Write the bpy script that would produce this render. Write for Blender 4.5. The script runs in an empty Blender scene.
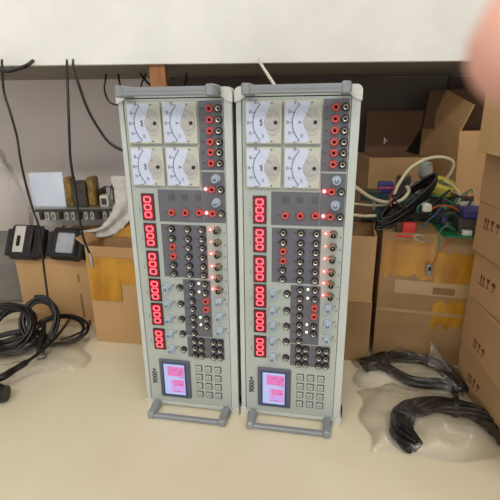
import bpy, math, random
from mathutils import Vector, Matrix
random.seed(7)
S = bpy.context.scene
COL = S.collection
PI = math.pi
CAM_H = 0.5677; F = 423.8; PITCH = math.radians(17.986); ROLL = math.radians(-0.609)

# ------------------------------------------------------------------ camera rays -> points of the place
def ray(x, y):
    dx, dy = x-250, y-250
    cr, sr = math.cos(ROLL), math.sin(ROLL)
    px = dx*cr+dy*sr; py = -dx*sr+dy*cr
    c, s = math.cos(PITCH), math.sin(PITCH)
    return Vector((px, F*c-py*s, -F*s-py*c))
def at(x, y, Y):
    r = ray(x, y); return Vector((0, 0, CAM_H)) + r*(Y/r.y)
def onz(x, y, z=0):
    r = ray(x, y); return Vector((0, 0, CAM_H)) + r*((z-CAM_H)/r.z)
def onx(x, y, X):
    r = ray(x, y); return Vector((0, 0, CAM_H)) + r*(X/r.x)

# ------------------------------------------------------------------ materials
def lin(c):
    return tuple(((v/255)/12.92 if v/255 <= .04045 else ((v/255+.055)/1.055)**2.4) for v in c) + (1,)
def mat(name, rgb, rough=.5, metal=0, rgb2=None, nscale=20, bump=0, bscale=None, emis=None, es=0, alpha=None, coat=0, spec=.5, sss=0, stretch=(1, 1, 1), detail=4):
    m = bpy.data.materials.new(name); m.use_nodes = True
    nt = m.node_tree; N = nt.nodes; L = nt.links
    b = N['Principled BSDF']
    b.inputs['Base Color'].default_value = lin(rgb)
    b.inputs['Roughness'].default_value = rough
    b.inputs['Metallic'].default_value = metal
    b.inputs['Specular IOR Level'].default_value = spec
    b.inputs['Coat Weight'].default_value = coat
    if sss:
        b.inputs['Subsurface Weight'].default_value = sss
        b.inputs['Subsurface Radius'].default_value = (.004, .0015, .0008)
        b.inputs['Subsurface Scale'].default_value = 1
    tc = N.new('ShaderNodeTexCoord'); mp = N.new('ShaderNodeMapping')
    mp.inputs['Scale'].default_value = stretch
    L.new(tc.outputs['Object'], mp.inputs['Vector'])
    n = N.new('ShaderNodeTexNoise'); n.inputs['Scale'].default_value = nscale; n.inputs['Detail'].default_value = detail
    L.new(mp.outputs[0], n.inputs['Vector'])
    r = N.new('ShaderNodeMix'); r.data_type = 'RGBA'
    r.inputs[6].default_value = lin(rgb)
    r.inputs[7].default_value = lin(rgb2 if rgb2 else tuple(max(0, v*.95) for v in rgb))
    cr = N.new('ShaderNodeMapRange'); cr.inputs[1].default_value = .38; cr.inputs[2].default_value = .62
    L.new(n.outputs['Fac'], cr.inputs[0]); L.new(cr.outputs[0], r.inputs[0])
    L.new(r.outputs[2], b.inputs['Base Color'])
    if bump:
        n2 = N.new('ShaderNodeTexNoise'); n2.inputs['Scale'].default_value = bscale or nscale; n2.inputs['Detail'].default_value = 3
        L.new(tc.outputs['Object'], n2.inputs['Vector'])
        bp = N.new('ShaderNodeBump'); bp.inputs['Strength'].default_value = bump; bp.inputs['Distance'].default_value = .004
        L.new(n2.outputs['Fac'], bp.inputs['Height']); L.new(bp.outputs[0], b.inputs['Normal'])
    if emis:
        b.inputs['Emission Color'].default_value = lin(emis); b.inputs['Emission Strength'].default_value = es
    return m
def film(name, rgb, opacity, rough=.15, bump=.6, bscale=60, gloss=.35):
    m = bpy.data.materials.new(name); m.use_nodes = True
    nt = m.node_tree; N = nt.nodes; L = nt.links; N.clear()
    out = N.new('ShaderNodeOutputMaterial')
    tr = N.new('ShaderNodeBsdfTransparent'); tr.inputs[0].default_value = (.99, .99, .99, 1)
    df = N.new('ShaderNodeBsdfDiffuse'); df.inputs[0].default_value = lin(rgb)
    gl = N.new('ShaderNodeBsdfGlossy'); gl.inputs['Roughness'].default_value = rough
    tc = N.new('ShaderNodeTexCoord'); n = N.new('ShaderNodeTexNoise'); n.inputs['Scale'].default_value = bscale; n.inputs['Detail'].default_value = 5
    L.new(tc.outputs['Object'], n.inputs[0])
    bp = N.new('ShaderNodeBump'); bp.inputs['Strength'].default_value = bump; bp.inputs['Distance'].default_value = .01
    L.new(n.outputs['Fac'], bp.inputs['Height']); L.new(bp.outputs[0], gl.inputs['Normal'])
    a = N.new('ShaderNodeMixShader')
    mr = N.new('ShaderNodeMapRange'); mr.inputs[1].default_value = .4; mr.inputs[2].default_value = .7; mr.inputs[3].default_value = opacity*.4; mr.inputs[4].default_value = opacity*1.5
    L.new(n.outputs['Fac'], mr.inputs[0]); L.new(mr.outputs[0], a.inputs[0])
    L.new(tr.outputs[0], a.inputs[1]); L.new(df.outputs[0], a.inputs[2])
    f = N.new('ShaderNodeFresnel'); f.inputs[0].default_value = 1.5; L.new(bp.outputs[0], f.inputs['Normal'])
    ad = N.new('ShaderNodeMath'); ad.operation = 'MULTIPLY_ADD'; ad.inputs[1].default_value = gloss*2; ad.inputs[2].default_value = gloss*.15; ad.use_clamp = True
    L.new(f.outputs[0], ad.inputs[0])
    c = N.new('ShaderNodeMixShader'); L.new(ad.outputs[0], c.inputs[0]); L.new(a.outputs[0], c.inputs[1]); L.new(gl.outputs[0], c.inputs[2])
    L.new(c.outputs[0], out.inputs[0])
    return m
M = {}
def mk(k, *a, **kw): M[k] = mat(k, *a, **kw)
mk('table_laminate', (227, 218, 193), .32, rgb2=(222, 212, 186), nscale=6, coat=.15)
mk('table_edge', (150, 140, 120), .5)
mk('wall_paint', (222, 214, 210), .9, rgb2=(216, 208, 205), nscale=3, bump=.15, bscale=180)
mk('floor_tile', (150, 145, 138), .6, rgb2=(135, 130, 124), nscale=4)
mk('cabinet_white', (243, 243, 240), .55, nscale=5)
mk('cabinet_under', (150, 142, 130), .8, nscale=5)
mk('trim_grey', (190, 182, 168), .7, nscale=5)
mk('board_brown', (98, 88, 80), .75, rgb2=(90, 81, 74), nscale=4)
mk('board_umber', (76, 62, 54), .75, nscale=4)
mk('post_wood', (160, 108, 66), .6, rgb2=(140, 90, 52), nscale=12, stretch=(6, 6, .6))
mk('case_grey', (188, 194, 190), .42, rgb2=(184, 190, 186), nscale=8)
mk('case_side', (120, 124, 124), .5)
mk('guard_white', (208, 210, 205), .4)
mk('panel_light', (170, 178, 173), .45, rgb2=(166, 174, 169), nscale=9)
mk('panel_dark', (98, 99, 108), .5, rgb2=(93, 94, 102), nscale=30)
mk('handle_grey', (140, 146, 151), .38, nscale=10)
mk('black_plastic', (22, 22, 24), .3, nscale=40)
mk('black_matte', (30, 29, 30), .6, nscale=40)
mk('black_rubber', (26, 24, 25), .38, nscale=30)
mk('jack_red', (206, 82, 78), .35)
mk('jack_black', (38, 36, 38), .3)
mk('jack_metal', (182, 178, 168), .28, metal=.9)
mk('hole', (8, 8, 8), .8)
mk('knob_blue', (172, 188, 204), .3)
mk('knob_cap', (70, 110, 150), .3)
mk('bnc_metal', (168, 160, 146), .28, metal=.85)
mk('post_beige', (160, 152, 128), .5)
mk('led_red', (255, 90, 90), .3, emis=(255, 70, 70), es=13)
mk('led_red_dim', (255, 130, 120), .3, emis=(255, 110, 100), es=3)
mk('led_white', (255, 250, 225), .3, emis=(255, 238, 196), es=1.6)
mk('display_dark', (96, 14, 20), .25, emis=(130, 10, 20), es=.25)
mk('display_rim', (40, 24, 26), .4)
mk('digit_red', (255, 90, 100), .4, emis=(255, 62, 78), es=1.9)
mk('meter_cream', (194, 196, 184), .35)
mk('meter_dial', (202, 211, 232), .35, rgb2=(194, 204, 228), nscale=14)
mk('meter_frost', (160, 158, 158), .5, rgb2=(178, 176, 174), nscale=60)
mk('meter_shade', (186, 187, 182), .5, rgb2=(170, 171, 168), nscale=40)
mk('ink', (50, 48, 60), .7)
mk('ink_faint', (120, 116, 130), .7)
mk('print_mark', (78, 80, 84), .7)
mk('bezel', (84, 88, 104), .4)
mk('bezel_in', (44, 62, 110), .3)
mk('lcd_white', (60, 50, 70), .3, emis=(196, 206, 255), es=.48)
mk('lcd_pink', (60, 50, 70), .3, emis=(246, 130, 200), es=.46)
mk('lcd_lilac', (60, 50, 70), .3, emis=(222, 176, 250), es=.46)
mk('lcd_text', (60, 50, 70), .3, emis=(200, 80, 150), es=.3)
mk('key_face', (178, 182, 176), .45)
mk('key_edge', (72, 76, 76), .5)
mk('carton', (190, 152, 106), .75, rgb2=(176, 138, 94), nscale=5, bump=.25, bscale=40, stretch=(1, 1, .5))
mk('carton_light', (222, 184, 134), .7, rgb2=(210, 170, 120), nscale=5, bump=.25, bscale=40)
mk('carton_worn', (166, 134, 92), .75, rgb2=(148, 116, 76), nscale=7, bump=.35, bscale=30)
mk('carton_stack', (184, 146, 104), .7, rgb2=(178, 140, 98), nscale=3, bump=.1, bscale=60)
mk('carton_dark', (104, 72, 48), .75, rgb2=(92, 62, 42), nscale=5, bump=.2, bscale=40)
mk('tape_yellow', (196, 142, 36), .35, rgb2=(160, 108, 26), nscale=22, bump=.5, bscale=35, coat=.1, stretch=(1, 1, .35))
mk('tape_clear', (172, 142, 98), .3, rgb2=(180, 152, 108), nscale=12, bump=.4, coat=.15)
mk('label_brown', (140, 104, 66), .7)
mk('mark_red', (110, 44, 34), .8)
mk('steel', (176, 176, 174), .35, metal=.7, nscale=30)
mk('plate_pale', (214, 224, 242), .3, metal=.1, rgb2=(232, 238, 248), nscale=7)
mk('coil_olive', (150, 120, 50), .4, rgb2=(112, 88, 36), nscale=60)
mk('dark_part', (58, 52, 50), .5, rgb2=(74, 66, 60), nscale=60)
mk('pcb_green', (26, 118, 70), .4, rgb2=(22, 96, 58), nscale=50)
mk('pcb_dark', (26, 66, 54), .45, rgb2=(20, 48, 42), nscale=60)
mk('white_plastic', (226, 224, 212), .4)
mk('cable_ivory', (206, 198, 168), .45)
mk('cable_black', (15, 13, 14), .36, nscale=30)
mk('cable_brown', (62, 42, 36), .5)
mk('wire_green', (70, 140, 110), .45); mk('wire_orange', (214, 96, 48), .45); mk('wire_red', (176, 46, 44), .45)
mk('wire_blue', (58, 70, 110), .45)
mk('blue_part', (52, 54, 110), .4, rgb2=(66, 66, 130), nscale=30)
mk('clip_red', (206, 50, 40), .4)
mk('roll_yellow', (204, 196, 84), .45, rgb2=(190, 180, 70), nscale=10)
mk('roll_core', (110, 122, 84), .6)
mk('grey_cap', (150, 156, 150), .45)
mk('adapter_label', (168, 172, 180), .35, rgb2=(150, 154, 164), nscale=30)
mk('silver_label', (206, 204, 198), .3, metal=.3)
mk('wrap_grey', (122, 120, 116), .4, rgb2=(108, 106, 104), nscale=9, bump=.3, bscale=30)
mk('foam_sheet', (214, 210, 204), .6, rgb2=(194, 190, 184), nscale=50, bump=.5, bscale=110)
mk('skin', (240, 184, 166), .5, rgb2=(236, 172, 152), nscale=40, sss=.25)
mk('nail', (236, 176, 160), .3)
mk('lamp_body', (220, 220, 220), .5)
mk('lamp_glow', (255, 255, 250), .5, emis=(255, 250, 241), es=17)
M['bag_film'] = film('bag_film', (222, 222, 222), .16)
M['bubble_film'] = film('bubble_film', (215, 213, 210), .07, bscale=14, bump=.6, gloss=.22)
M['clear_film'] = film('clear_film', (235, 233, 228), .025, gloss=.26, rough=.07, bscale=45, bump=.8)

# ------------------------------------------------------------------ mesh builder
class MB:
    def __init__(s): s.v = []; s.f = []; s.m = []; s.sm = []; s.mats = []
    def mi(s, m):
        if m not in s.mats: s.mats.append(m)
        return s.mats.index(m)
    def add(s, vs, fs, m, smooth=False, X=None):
        o = len(s.v); k = s.mi(m)
        s.v += [tuple(X @ Vector(p)) if X else tuple(p) for p in vs]
        for f in fs: s.f.append([o+i for i in f]); s.m.append(k); s.sm.append(smooth)
        return s
    def box(s, a, b, m, X=None, bev=0):
        (x0, y0, z0), (x1, y1, z1) = a, b
        if x0 > x1: x0, x1 = x1, x0
        if y0 > y1: y0, y1 = y1, y0
        if z0 > z1: z0, z1 = z1, z0
        if not bev:
            vs = [(x, y, z) for x in (x0, x1) for y in (y0, y1) for z in (z0, z1)]
            fs = [(0, 1, 3, 2), (4, 6, 7, 5), (0, 4, 5, 1), (2, 3, 7, 6), (0, 2, 6, 4), (1, 5, 7, 3)]
            return s.add(vs, fs, m, False, X)
        e = bev
        vs = []; idx = {}
        for i, x in enumerate((x0, x1)):
            for j, y in enumerate((y0, y1)):
                for k, z in enumerate((z0, z1)):
                    sx = e if i == 0 else -e; sy = e if j == 0 else -e; sz = e if k == 0 else -e
                    for ax, p in enumerate(((x, y+sy, z+sz), (x+sx, y, z+sz), (x+sx, y+sy, z))):
                        idx[(i, j, k, ax)] = len(vs); vs.append(p)
        g = lambda i, j, k, ax: idx[(i, j, k, ax)]
        fs = []
        for i in (0, 1):
            fs.append([g(i, 0, 0, 0), g(i, 0, 1, 0), g(i, 1, 1, 0), g(i, 1, 0, 0)][::1 if i == 0 else -1])
            fs.append([g(0, i, 0, 1), g(1, i, 0, 1), g(1, i, 1, 1), g(0, i, 1, 1)][::1 if i == 0 else -1])
            fs.append([g(0, 0, i, 2), g(0, 1, i, 2), g(1, 1, i, 2), g(1, 0, i, 2)][::1 if i == 0 else -1])
        for p in (0, 1):
            for q in (0, 1):
                fs.append([g(0, p, q, 1), g(1, p, q, 1), g(1, p, q, 2), g(0, p, q, 2)])
                fs.append([g(p, 0, q, 0), g(p, 1, q, 0), g(p, 1, q, 2), g(p, 0, q, 2)])
                fs.append([g(p, q, 0, 0), g(p, q, 1, 0), g(p, q, 1, 1), g(p, q, 0, 1)])
                for k in (0, 1): fs.append([g(p, q, k, 0), g(p, q, k, 1), g(p, q, k, 2)])
        return s.add(vs, fs, m, False, X)
    def lathe(s, prof, m, seg=20, X=None, ms=None, smooth=True, cap=True):
        # prof: list of (radius, z); ms: optional material per band
        vs = []
        for r, z in prof:
            for i in range(seg):
                a = 2*PI*i/seg; vs.append((r*math.cos(a), r*math.sin(a), z))
        for j in range(len(prof)-1):
            mm = ms[j] if ms else m
            fs = [(j*seg+i, j*seg+(i+1) % seg, (j+1)*seg+(i+1) % seg, (j+1)*seg+i) for i in range(seg)]
            o = len(s.v)
            if j == 0: base = o; s.v += [tuple(X @ Vector(p)) if X else p for p in vs]
            k = s.mi(mm)
            for f in fs: s.f.append([base+i for i in f]); s.m.append(k); s.sm.append(smooth)
        if cap:
            s.f.append([base+i for i in range(seg)][::-1]); s.m.append(s.mi(ms[0] if ms else m)); s.sm.append(False)
            s.f.append([base+(len(prof)-1)*seg+i for i in range(seg)]); s.m.append(s.mi(ms[-1] if ms else m)); s.sm.append(False)
        return s
    def tube(s, pts, r, m, seg=8, sub=6, smooth=True, closed=False):
        P = curve(pts, sub) if sub > 1 else [Vector(p) for p in pts]
        n = len(P); vs = []; up = None
        for i in range(n):
            t = (P[min(i+1, n-1)]-P[max(i-1, 0)])
            if t.length < 1e-9: t = Vector((0, 0, 1))
            t.normalize()
            if up is None:
                up = t.orthogonal().normalized()
            up = (up - t*up.dot(t))
            if up.length < 1e-6: up = t.orthogonal()
            up.normalize(); w = t.cross(up)
            rr = r[min(int(i/sub), len(r)-1)] if isinstance(r, (list, tuple)) else r
            for k in range(seg):
                a = 2*PI*k/seg; vs.append(P[i]+up*rr*math.cos(a)+w*rr*math.sin(a))
        fs = [(i*seg+k, i*seg+(k+1) % seg, (i+1)*seg+(k+1) % seg, (i+1)*seg+k) for i in range(n-1) for k in range(seg)]
        s.add(vs, fs, m, smooth)
        s.add([vs[i] for i in range(seg)], [list(range(seg))[::-1]], m); s.add([vs[(n-1)*seg+i] for i in range(seg)], [list(range(seg))], m)
        return s
    def slab(s, pts, t, m, X=None):
        P = [Vector(p) for p in pts]; nrm = (P[1]-P[0]).cross(P[2]-P[0]).normalized()*t
        n = len(P); vs = P+[p+nrm for p in P]
        fs = [list(range(n))[::-1], [n+i for i in range(n)]]+[[i, (i+1) % n, n+(i+1) % n, n+i] for i in range(n)]
        return s.add(vs, fs, m, False, X)
    def build(s, name, parent=None, loc=None, rz=0, label=None):
        me = bpy.data.meshes.new(name); me.from_pydata(s.v, [], s.f)
        for k in s.mats: me.materials.append(M[k])
        me.polygons.foreach_set('material_index', s.m); me.polygons.foreach_set('use_smooth', s.sm)
        me.update(); o = bpy.data.objects.new(name, me); COL.objects.link(o)
        if parent: o.parent = parent
        if loc: o.location = loc
        o.rotation_euler.z = rz
        if label: o['label'] = label
        return o
def curve(pts, sub):
    P = [Vector(p) for p in pts]; out = []
    for i in range(len(P)-1):
        a = P[max(i-1, 0)]; b = P[i]; c = P[i+1]; d = P[min(i+2, len(P)-1)]
        for k in range(sub):
            t = k/sub
            out.append(.5*((2*b)+(c-a)*t+(2*a-5*b+4*c-d)*t*t+(3*b-3*c+d-a)*t**3))
    out.append(P[-1]); return out
def tag(o, label, cat, group=None):
    o['label'] = label; o['category'] = cat
    if group: o['group'] = group
    return o
def empty(name, label, cat, loc=(0, 0, 0), rz=0, group=None):
    o = bpy.data.objects.new(name, None); COL.objects.link(o); o.empty_display_size = .05
    o.location = loc; o.rotation_euler.z = rz
    return tag(o, label, cat, group)
def struct(o): o['kind'] = 'structure'; return o
def copy_tree(o, parent=None):
    c = o.copy(); COL.objects.link(c); c.parent = parent
    for ch in list(o.children): copy_tree(ch, c)
    return c
def text_poly(txt, size, extrude=.0002):
    cu = bpy.data.curves.new('t', 'FONT'); cu.body = txt; cu.size = size; cu.extrude = extrude; cu.align_x = 'CENTER'; cu.align_y = 'CENTER'; cu.resolution_u = 2
    cu.offset = size*.022
    o = bpy.data.objects.new('t', cu); COL.objects.link(o)
    bpy.context.view_layer.update()
    me = bpy.data.meshes.new_from_object(o.evaluated_get(bpy.context.evaluated_depsgraph_get()))
    vs = [tuple(v.co) for v in me.vertices]; fs = [list(p.vertices) for p in me.polygons]
    bpy.data.objects.remove(o); bpy.data.meshes.remove(me); bpy.data.curves.remove(cu)
    return vs, fs

# ------------------------------------------------------------------ the setting
struct(MB().box((-2.2, 1.5, -.75), (2.2, 1.6, 2.2), 'wall_paint').build('wall_back'))
struct(MB().box((-2.3, -1.4, -.75), (-2.2, 1.6, 2.2), 'wall_paint').build('wall_left'))
struct(MB().box((2.2, -1.4, -.75), (2.3, 1.6, 2.2), 'wall_paint').build('wall_right'))
struct(MB().box((-2.3, -1.4, -.8), (2.3, 1.6, -.75), 'floor_tile').build('floor'))
struct(MB().box((-2.3, -1.4, 2.2), (2.3, 1.6, 2.25), 'cabinet_white').build('ceiling'))
struct(MB().box((-2.2, 1.488, .676), (2.2, 1.5, .71), 'trim_grey').build('trim_1'))

tb = empty('work_table', 'long cream laminate work table under all the equipment', 'table', (0, .95, -.75))
MB().box((-1.3, -.57, .715), (1.3, .545, .75), 'table_laminate', bev=.003).build('tabletop', tb)
for sx in (-1.24, 1.24):
    for y in (-.5, .48):
        MB().box((sx-.025, y-.025, 0), (sx+.025, y+.025, .715), 'steel').build('leg', tb)
MB().box((-1.2, -.49, .64), (1.2, -.47, .715), 'table_edge').build('apron', tb)

cb = empty('overhead_cabinet', 'white cabinet on the wall above the work table', 'cabinet', (0, 1.5, .6755))
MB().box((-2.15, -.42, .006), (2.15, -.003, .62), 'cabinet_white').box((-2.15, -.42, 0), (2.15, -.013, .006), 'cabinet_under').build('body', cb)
for i in range(3):
    x = -2.15+i*1.4333
    MB().box((x+.002, -.44, 0), (x+1.4313, -.421, .62), 'cabinet_white', bev=.001).build('door', cb)

tag(MB().box((-.28, -.01, 0), (.645, .006, .272), 'board_brown').build('wall_board', loc=(0, 1.48, .40)),
    'dark grey-brown board against the wall behind both tester cases', 'board')
tag(MB().box((0, -.008, 0), (.5, .006, .272), 'board_umber').build('wall_board', loc=(.65, 1.48, .40)), 'darker umber board at the right edge above the raised-flap carton', 'board')
tag(MB().box((-.0185, -.015, 0), (.0185, .015, .6755), 'post_wood', bev=.001).build('wooden_post', loc=(-.212, 1.085, 0)),
    'orange-brown wooden post rising behind the left tester case', 'post')

for k, (x, y, lab) in enumerate(((-.95, -1.05, 'white ceiling lamp left of the work table'), (.6, -1.0, 'white ceiling lamp right of the work table'))):
    t = empty('ceiling_light', lab, 'lamp', (x, y, 2.2), 0, 'ceiling lamps')
    MB().box((-.5, -.16, -.05), (.5, .16, 0), 'lamp_body').build('housing', t)
    MB().box((-.47, -.13, -.06), (.47, .13, -.051), 'lamp_glow').build('diffuser', t)

# ------------------------------------------------------------------ the two testers
W = .19; H = .604; D = .14
YF = Matrix.Rotation(PI/2, 4, 'X')          # lathe axis +z -> -y (towards the viewer)
def XP(u, v, out=0): return Matrix.Translation((u, -out, v)) @ YF
PF = .0005    # panel surface stands this far behind the frame front (y = +)
def jack_mb(kind):
    b = MB(); body = 'jack_red' if kind == 'red' else 'jack_black'
    ring = 'jack_metal' if kind != 'red' else 'jack_red'
    prof = [(.0064, 0), (.0064, .003), (.0056, .006), (.0040, .0066), (.0036, .0058), (.0024, .0056), (.0019, .0052), (.0019, .0015)]
    ms = [body, body, body, ring, ring if kind == 'red' else 'jack_metal', 'jack_metal' if kind != 'red' else 'hole', 'hole']
    b.lathe(prof, body, 18, YF, ms, cap=False)
    b.lathe([(.0019, .0014), (.0001, .0015)], 'hole', 10, YF)
    return b
def knob_mb():
    b = MB()
    b.lathe([(.0078, 0), (.0076, .003), (.0062, .0035), (.0060, .012), (.0052, .0135)], 'knob_blue', 20, YF, cap=True)
    b.lathe([(.0034, .0135), (.0032, .0141)], 'knob_cap', 14, YF)
    b.box((-.0006, -.0145, 0), (.0006, -.0137, .005), 'white_plastic')
    return b
def bnc_mb():
    b = MB()
    b.lathe([(.0070, 0), (.0070, .0025), (.0048, .003), (.0048, .010), (.0056, .0105), (.0056, .0125), (.0042, .0128), (.0040, .008), (.0015, .008), (.0012, .011)], 'bnc_metal', 18, YF,
            ['bnc_metal']*6+['hole', 'hole', 'jack_metal'], cap=True)
    b.box((-.0075, -.008, -.001), (-.0046, -.006, .001), 'bnc_metal').box((.0046, -.008, -.001), (.0075, -.006, .001), 'bnc_metal')
    return b
def led_mb(m, r=.0022):
    b = MB(); b.lathe([(r*1.35, 0), (r*1.35, .0008), (r, .0009), (r*.95, .002), (r*.6, .003), (r*.1, .0034)], m, 12, YF, ['jack_metal', 'jack_metal', m, m, m]); return b
CACHE = {}
def put(name, key, maker, parent, u, v, label=None):
    if key not in CACHE:
        o = maker().build(name); CACHE[key] = o.data; COL.objects.unlink(o); bpy.data.objects.remove(o)
    o = bpy.data.objects.new(name, CACHE[key]); COL.objects.link(o); o.parent = parent; o.location = (u, PF, v)
    if label: o['label'] = label
    return o

def make_tester():
    t = empty('instrument_tester', '', 'test instrument')
    # case: back box, front rim
    b = MB()
    b.box((-W/2, .004, .004), (W/2, D, H-.004), 'case_side', bev=.003)
    fl, fr, fb, ft = -.0865, .0815, .012, .5915
    for a, c in (((-W/2, -.001, .004), (fl, .006, H-.004)), ((fr, -.001, .004), (W/2, .006, H-.004)),
                 ((fl, -.001, .004), (fr, .006, fb)), ((fl, -.001, ft), (fr, .006, H-.004))):
        b.box(a, c, 'case_grey', bev=.0008)
    b.box((W/2-.0001, .02, .03), (W/2+.001, D-.02, H-.03), 'case_side')
    b.box((-W/2-.001, .02, .03), (-W/2+.0001, D-.02, H-.03), 'case_side')
    b.build('case', t)
    MB().box((fl+.0012, 0, fb+.001), (fr-.0008, .005, ft-.0015), 'panel_light', X=Matrix.Translation((0, PF, 0))).build('front_panel', t)
    MB().box((fl, .0032, fb), (fr, .0045, ft), 'hole').build('panel_gasket', t)
    # corner guards, rounded outside corner
    for sx in (-1, 1):
        for top in (0, 1):
            b = MB(); pts = []
            cx, cz, r = sx*(W/2-.0075), (H-.007 if top else .007), .009
            sz = 1 if top else -1
            for k in range(7):
                a = k/6*PI/2; pts.append((cx+sx*r*math.cos(a), cz+sz*r*math.sin(a)))
            g = 1 if top else .7; inner = [(sx*(W/2-.020*g), cz+sz*r), (sx*(W/2-.020*g), H-.0085 if top else .0085), (sx*(W/2-.0085), H-.018 if top else .014), (cx+sx*r, H-.021 if top else .017)]
            poly = pts+inner
            if sx*sz < 0: poly = poly[::-1]
            P = [(x, -.004, z) for x, z in poly]; n = len(P)
            Q = [(x, D+.003 if 0 else .018, z) for x, z in poly]
            b.add(P+Q, [list(range(n)), [n+i for i in range(n)][::-1]]+[[(i+1) % n, i, n+i, n+(i+1) % n] for i in range(n)], 'guard_white')
            b.build('corner_guard', t)
    for y in (.012, .105):
        MB().box((W/2, y, .006), (W/2+.004, y+.014, .026), 'black_matte', bev=.001).build('rubber_foot', t)
    # folding handles: arms leave the end of the case and carry a bar in front of it
    for z0, z1, dz in ((.5915, .6075, 1), (.0, .0145, -1)):
        h = empty_part('handle', t)
        zc0, zc1 = (z0, z1)
        MB().box((-.066, -.042, zc0+.001), (.066, -.031, zc1-(.002 if dz > 0 else .005)), 'handle_grey', bev=.0018).box((-.066, -.0424, (zc0+zc1)/2-.001), (.066, -.0418, (zc0+zc1)/2-.0002), 'case_side').build('grip_bar', h)
        for sx in (-1, 1):
            MB().box((sx*.0645, -.044, zc0-.0005), (sx*.078, -.0005, zc1+.001), 'handle_grey', bev=.0025).lathe([(.0055, 0), (.0055, .0022)], 'case_side', 14, Matrix.Translation((sx*.0778, -.012, (zc0+zc1)/2)) @ Matrix.Rotation(sx*PI/2, 4, 'Y')).build('arm', h)
    # analogue meters (turned a quarter, scale on the left)
    for mi, (cu, cv) in enumerate(((-.051, .5525), (.0097, .5525), (-.051, .4828), (.0105, .4828))):
        m = MB().box((-.0288, -.006, -.0325), (.0288, 0, .0325), 'meter_cream', bev=.0012).build('analog_meter', t, (cu, PF, cv))
        d = MB(); y = -.0064
        pu, pv = .0205, 0
        pts = [(-.0265, -.030), (.004, -.030)]
        for k in range(-5, 6): pts.append((pu-.0185+.002*abs(k)*.9, pv+k*.0056))
        pts[2:] = pts[2:]
        pts += [(.004, .030), (-.0265, .030)]
        P = [(a, y, c) for a, c in pts]; n = len(P)
        d.add(P, [list(range(n))], 'meter_dial')
        R = .0365 if mi % 2 == 0 else .036
        # arc line
        def arc(R0, R1, a0, a1, mt, yy):
            N = 24; vs = []; fs = []
            for k in range(N+1):
                a = a0+(a1-a0)*k/N
                vs += [(pu-R0*math.cos(a), yy, pv+R0*math.sin(a)), (pu-R1*math.cos(a), yy, pv+R1*math.sin(a))]
            for k in range(N): fs.append((2*k, 2*k+1, 2*k+3, 2*k+2))
            d.add(vs, fs, mt)
        arc(R-.0005, R+.0005, -.80, .80, 'ink', y-.0002)
        for k in range(21):
            a = -.80+1.6*k/20; L_ = .0045 if k % 5 == 0 else .0022; w = .0005 if k % 5 == 0 else .00025
            ca, sa = math.cos(a), math.sin(a)
            vs = []
            for rr, ww in ((R, w), (R, -w), (R+L_, -w), (R+L_, w)):
                vs.append((pu-rr*ca-ww*sa, y-.0003, pv+rr*sa-ww*ca))
            d.add(vs, [(0, 1, 2, 3)], 'ink_faint' if k % 5 else 'ink')
        TX = lambda u, v: Matrix.Translation((u, y-.0002, v)) @ YF @ Matrix.Rotation(PI/2, 4, 'Z')
        for k, s in enumerate(('0', '10', '20', '30', '50')):
            a = -.80+1.6*k/4; vs, fs = text_poly(s, .0058)
            d.add(vs, fs, 'ink_faint', X=TX(pu-(R+.0072)*math.cos(a*.93), pv+(R+.006)*math.sin(a)*.98))
        vs, fs = text_poly('mA' if mi % 2 == 0 else 'V', .0072); d.add(vs, fs, 'ink', X=TX(-.0035, 0))
        vs, fs = text_poly('2.5', .005); d.add(vs, fs, 'ink_faint', X=TX(-.0005, -.020))
        d.build('dial_plate', m)
        s = MB()
        s.lathe([(.0125, 0), (.0122, .0012), (.0115, .0016), (.0112, .0012)], 'meter_frost', 28, Matrix.Translation((.0135, -.006, 0)) @ Matrix.Scale(1.0, 4, (1, 0, 0)) @ YF)
        s.build('movement_cover', m)
        s = MB(); s.lathe([(.0122, 0), (.0118, .0005)], 'meter_shade', 28, Matrix.Translation((.0145, -.0061, 0)) @ Matrix.Scale(1.65, 4, (0, 0, 1)) @ YF); s.build('smoked_window', m)
        s = MB()
        n_a = .72; tip = R-.001
        s.add([(pu+.0006*math.sin(n_a)-.010*math.cos(n_a), -.0079, pv+.010*math.sin(n_a)+.0004), (pu-.010*math.cos(n_a)+.0004, -.0079, pv+.010*math.sin(n_a)-.0004), (pu-tip*math.cos(n_a), -.0079, pv+tip*math.sin(n_a))], [(0, 1, 2)], 'ink_faint')
        s.build('needle', m)
        MB().lathe([(.0029, 0), (.0029, .003), (.0022, .0036)], 'black_plastic', 16, Matrix.Translation((pu-.001, -.006, pv)) @ YF).build('zero_screw', m)
        for dz in (-.0285, .0285):
            MB().lathe([(.0012, 0), (.0012, .0006)], 'black_plastic', 10, Matrix.Translation((.0135, -.006, dz)) @ YF).build('screw', m)
    # dark sub panels
    T = .0008
    def sub(u0, v0, u1, v1):
        return MB().box((u0, -T, v0), (u1, 0, v1), 'panel_dark').build('panel_section', t, (0, PF, 0))
    sub(.0405, .4777, .0795, .5862); sub(.0412, .3885, .0798, .4748)
    sub(-.0385, .3880, .0404, .4440); sub(-.0372, .2846, .0452, .3830)
    sub(-.0035, .1665, .0485, .2808); sub(-.0018, .1203, .0700, .1645)
    js = [(-.0146, .4046), (.0099, .4049), (.0345, .4058)]
    J = lambda kind, u, v: put('banana_jack', 'jack'+kind, lambda: jack_mb(kind), t, u, v, 'red socket' if kind == 'red' else None)
    for v in (.5741, .5571, .5400, .5229, .5065, .4890):
        J('red', .0588, v); J('black', .0734, v)
    for v, kv in ((.4457, .4640), (.4050, .4238)):
        J('red', .0586, v); J('black', .0738, v)
        put('knob', 'knob', knob_mb, t, .0655, kv)
        put('indicator_light', 'ledr', lambda: led_mb('led_red', .0026), t, .0470, v+.0006, 'glowing red light')
    for u, v in js: J('red', u, v)
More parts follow.
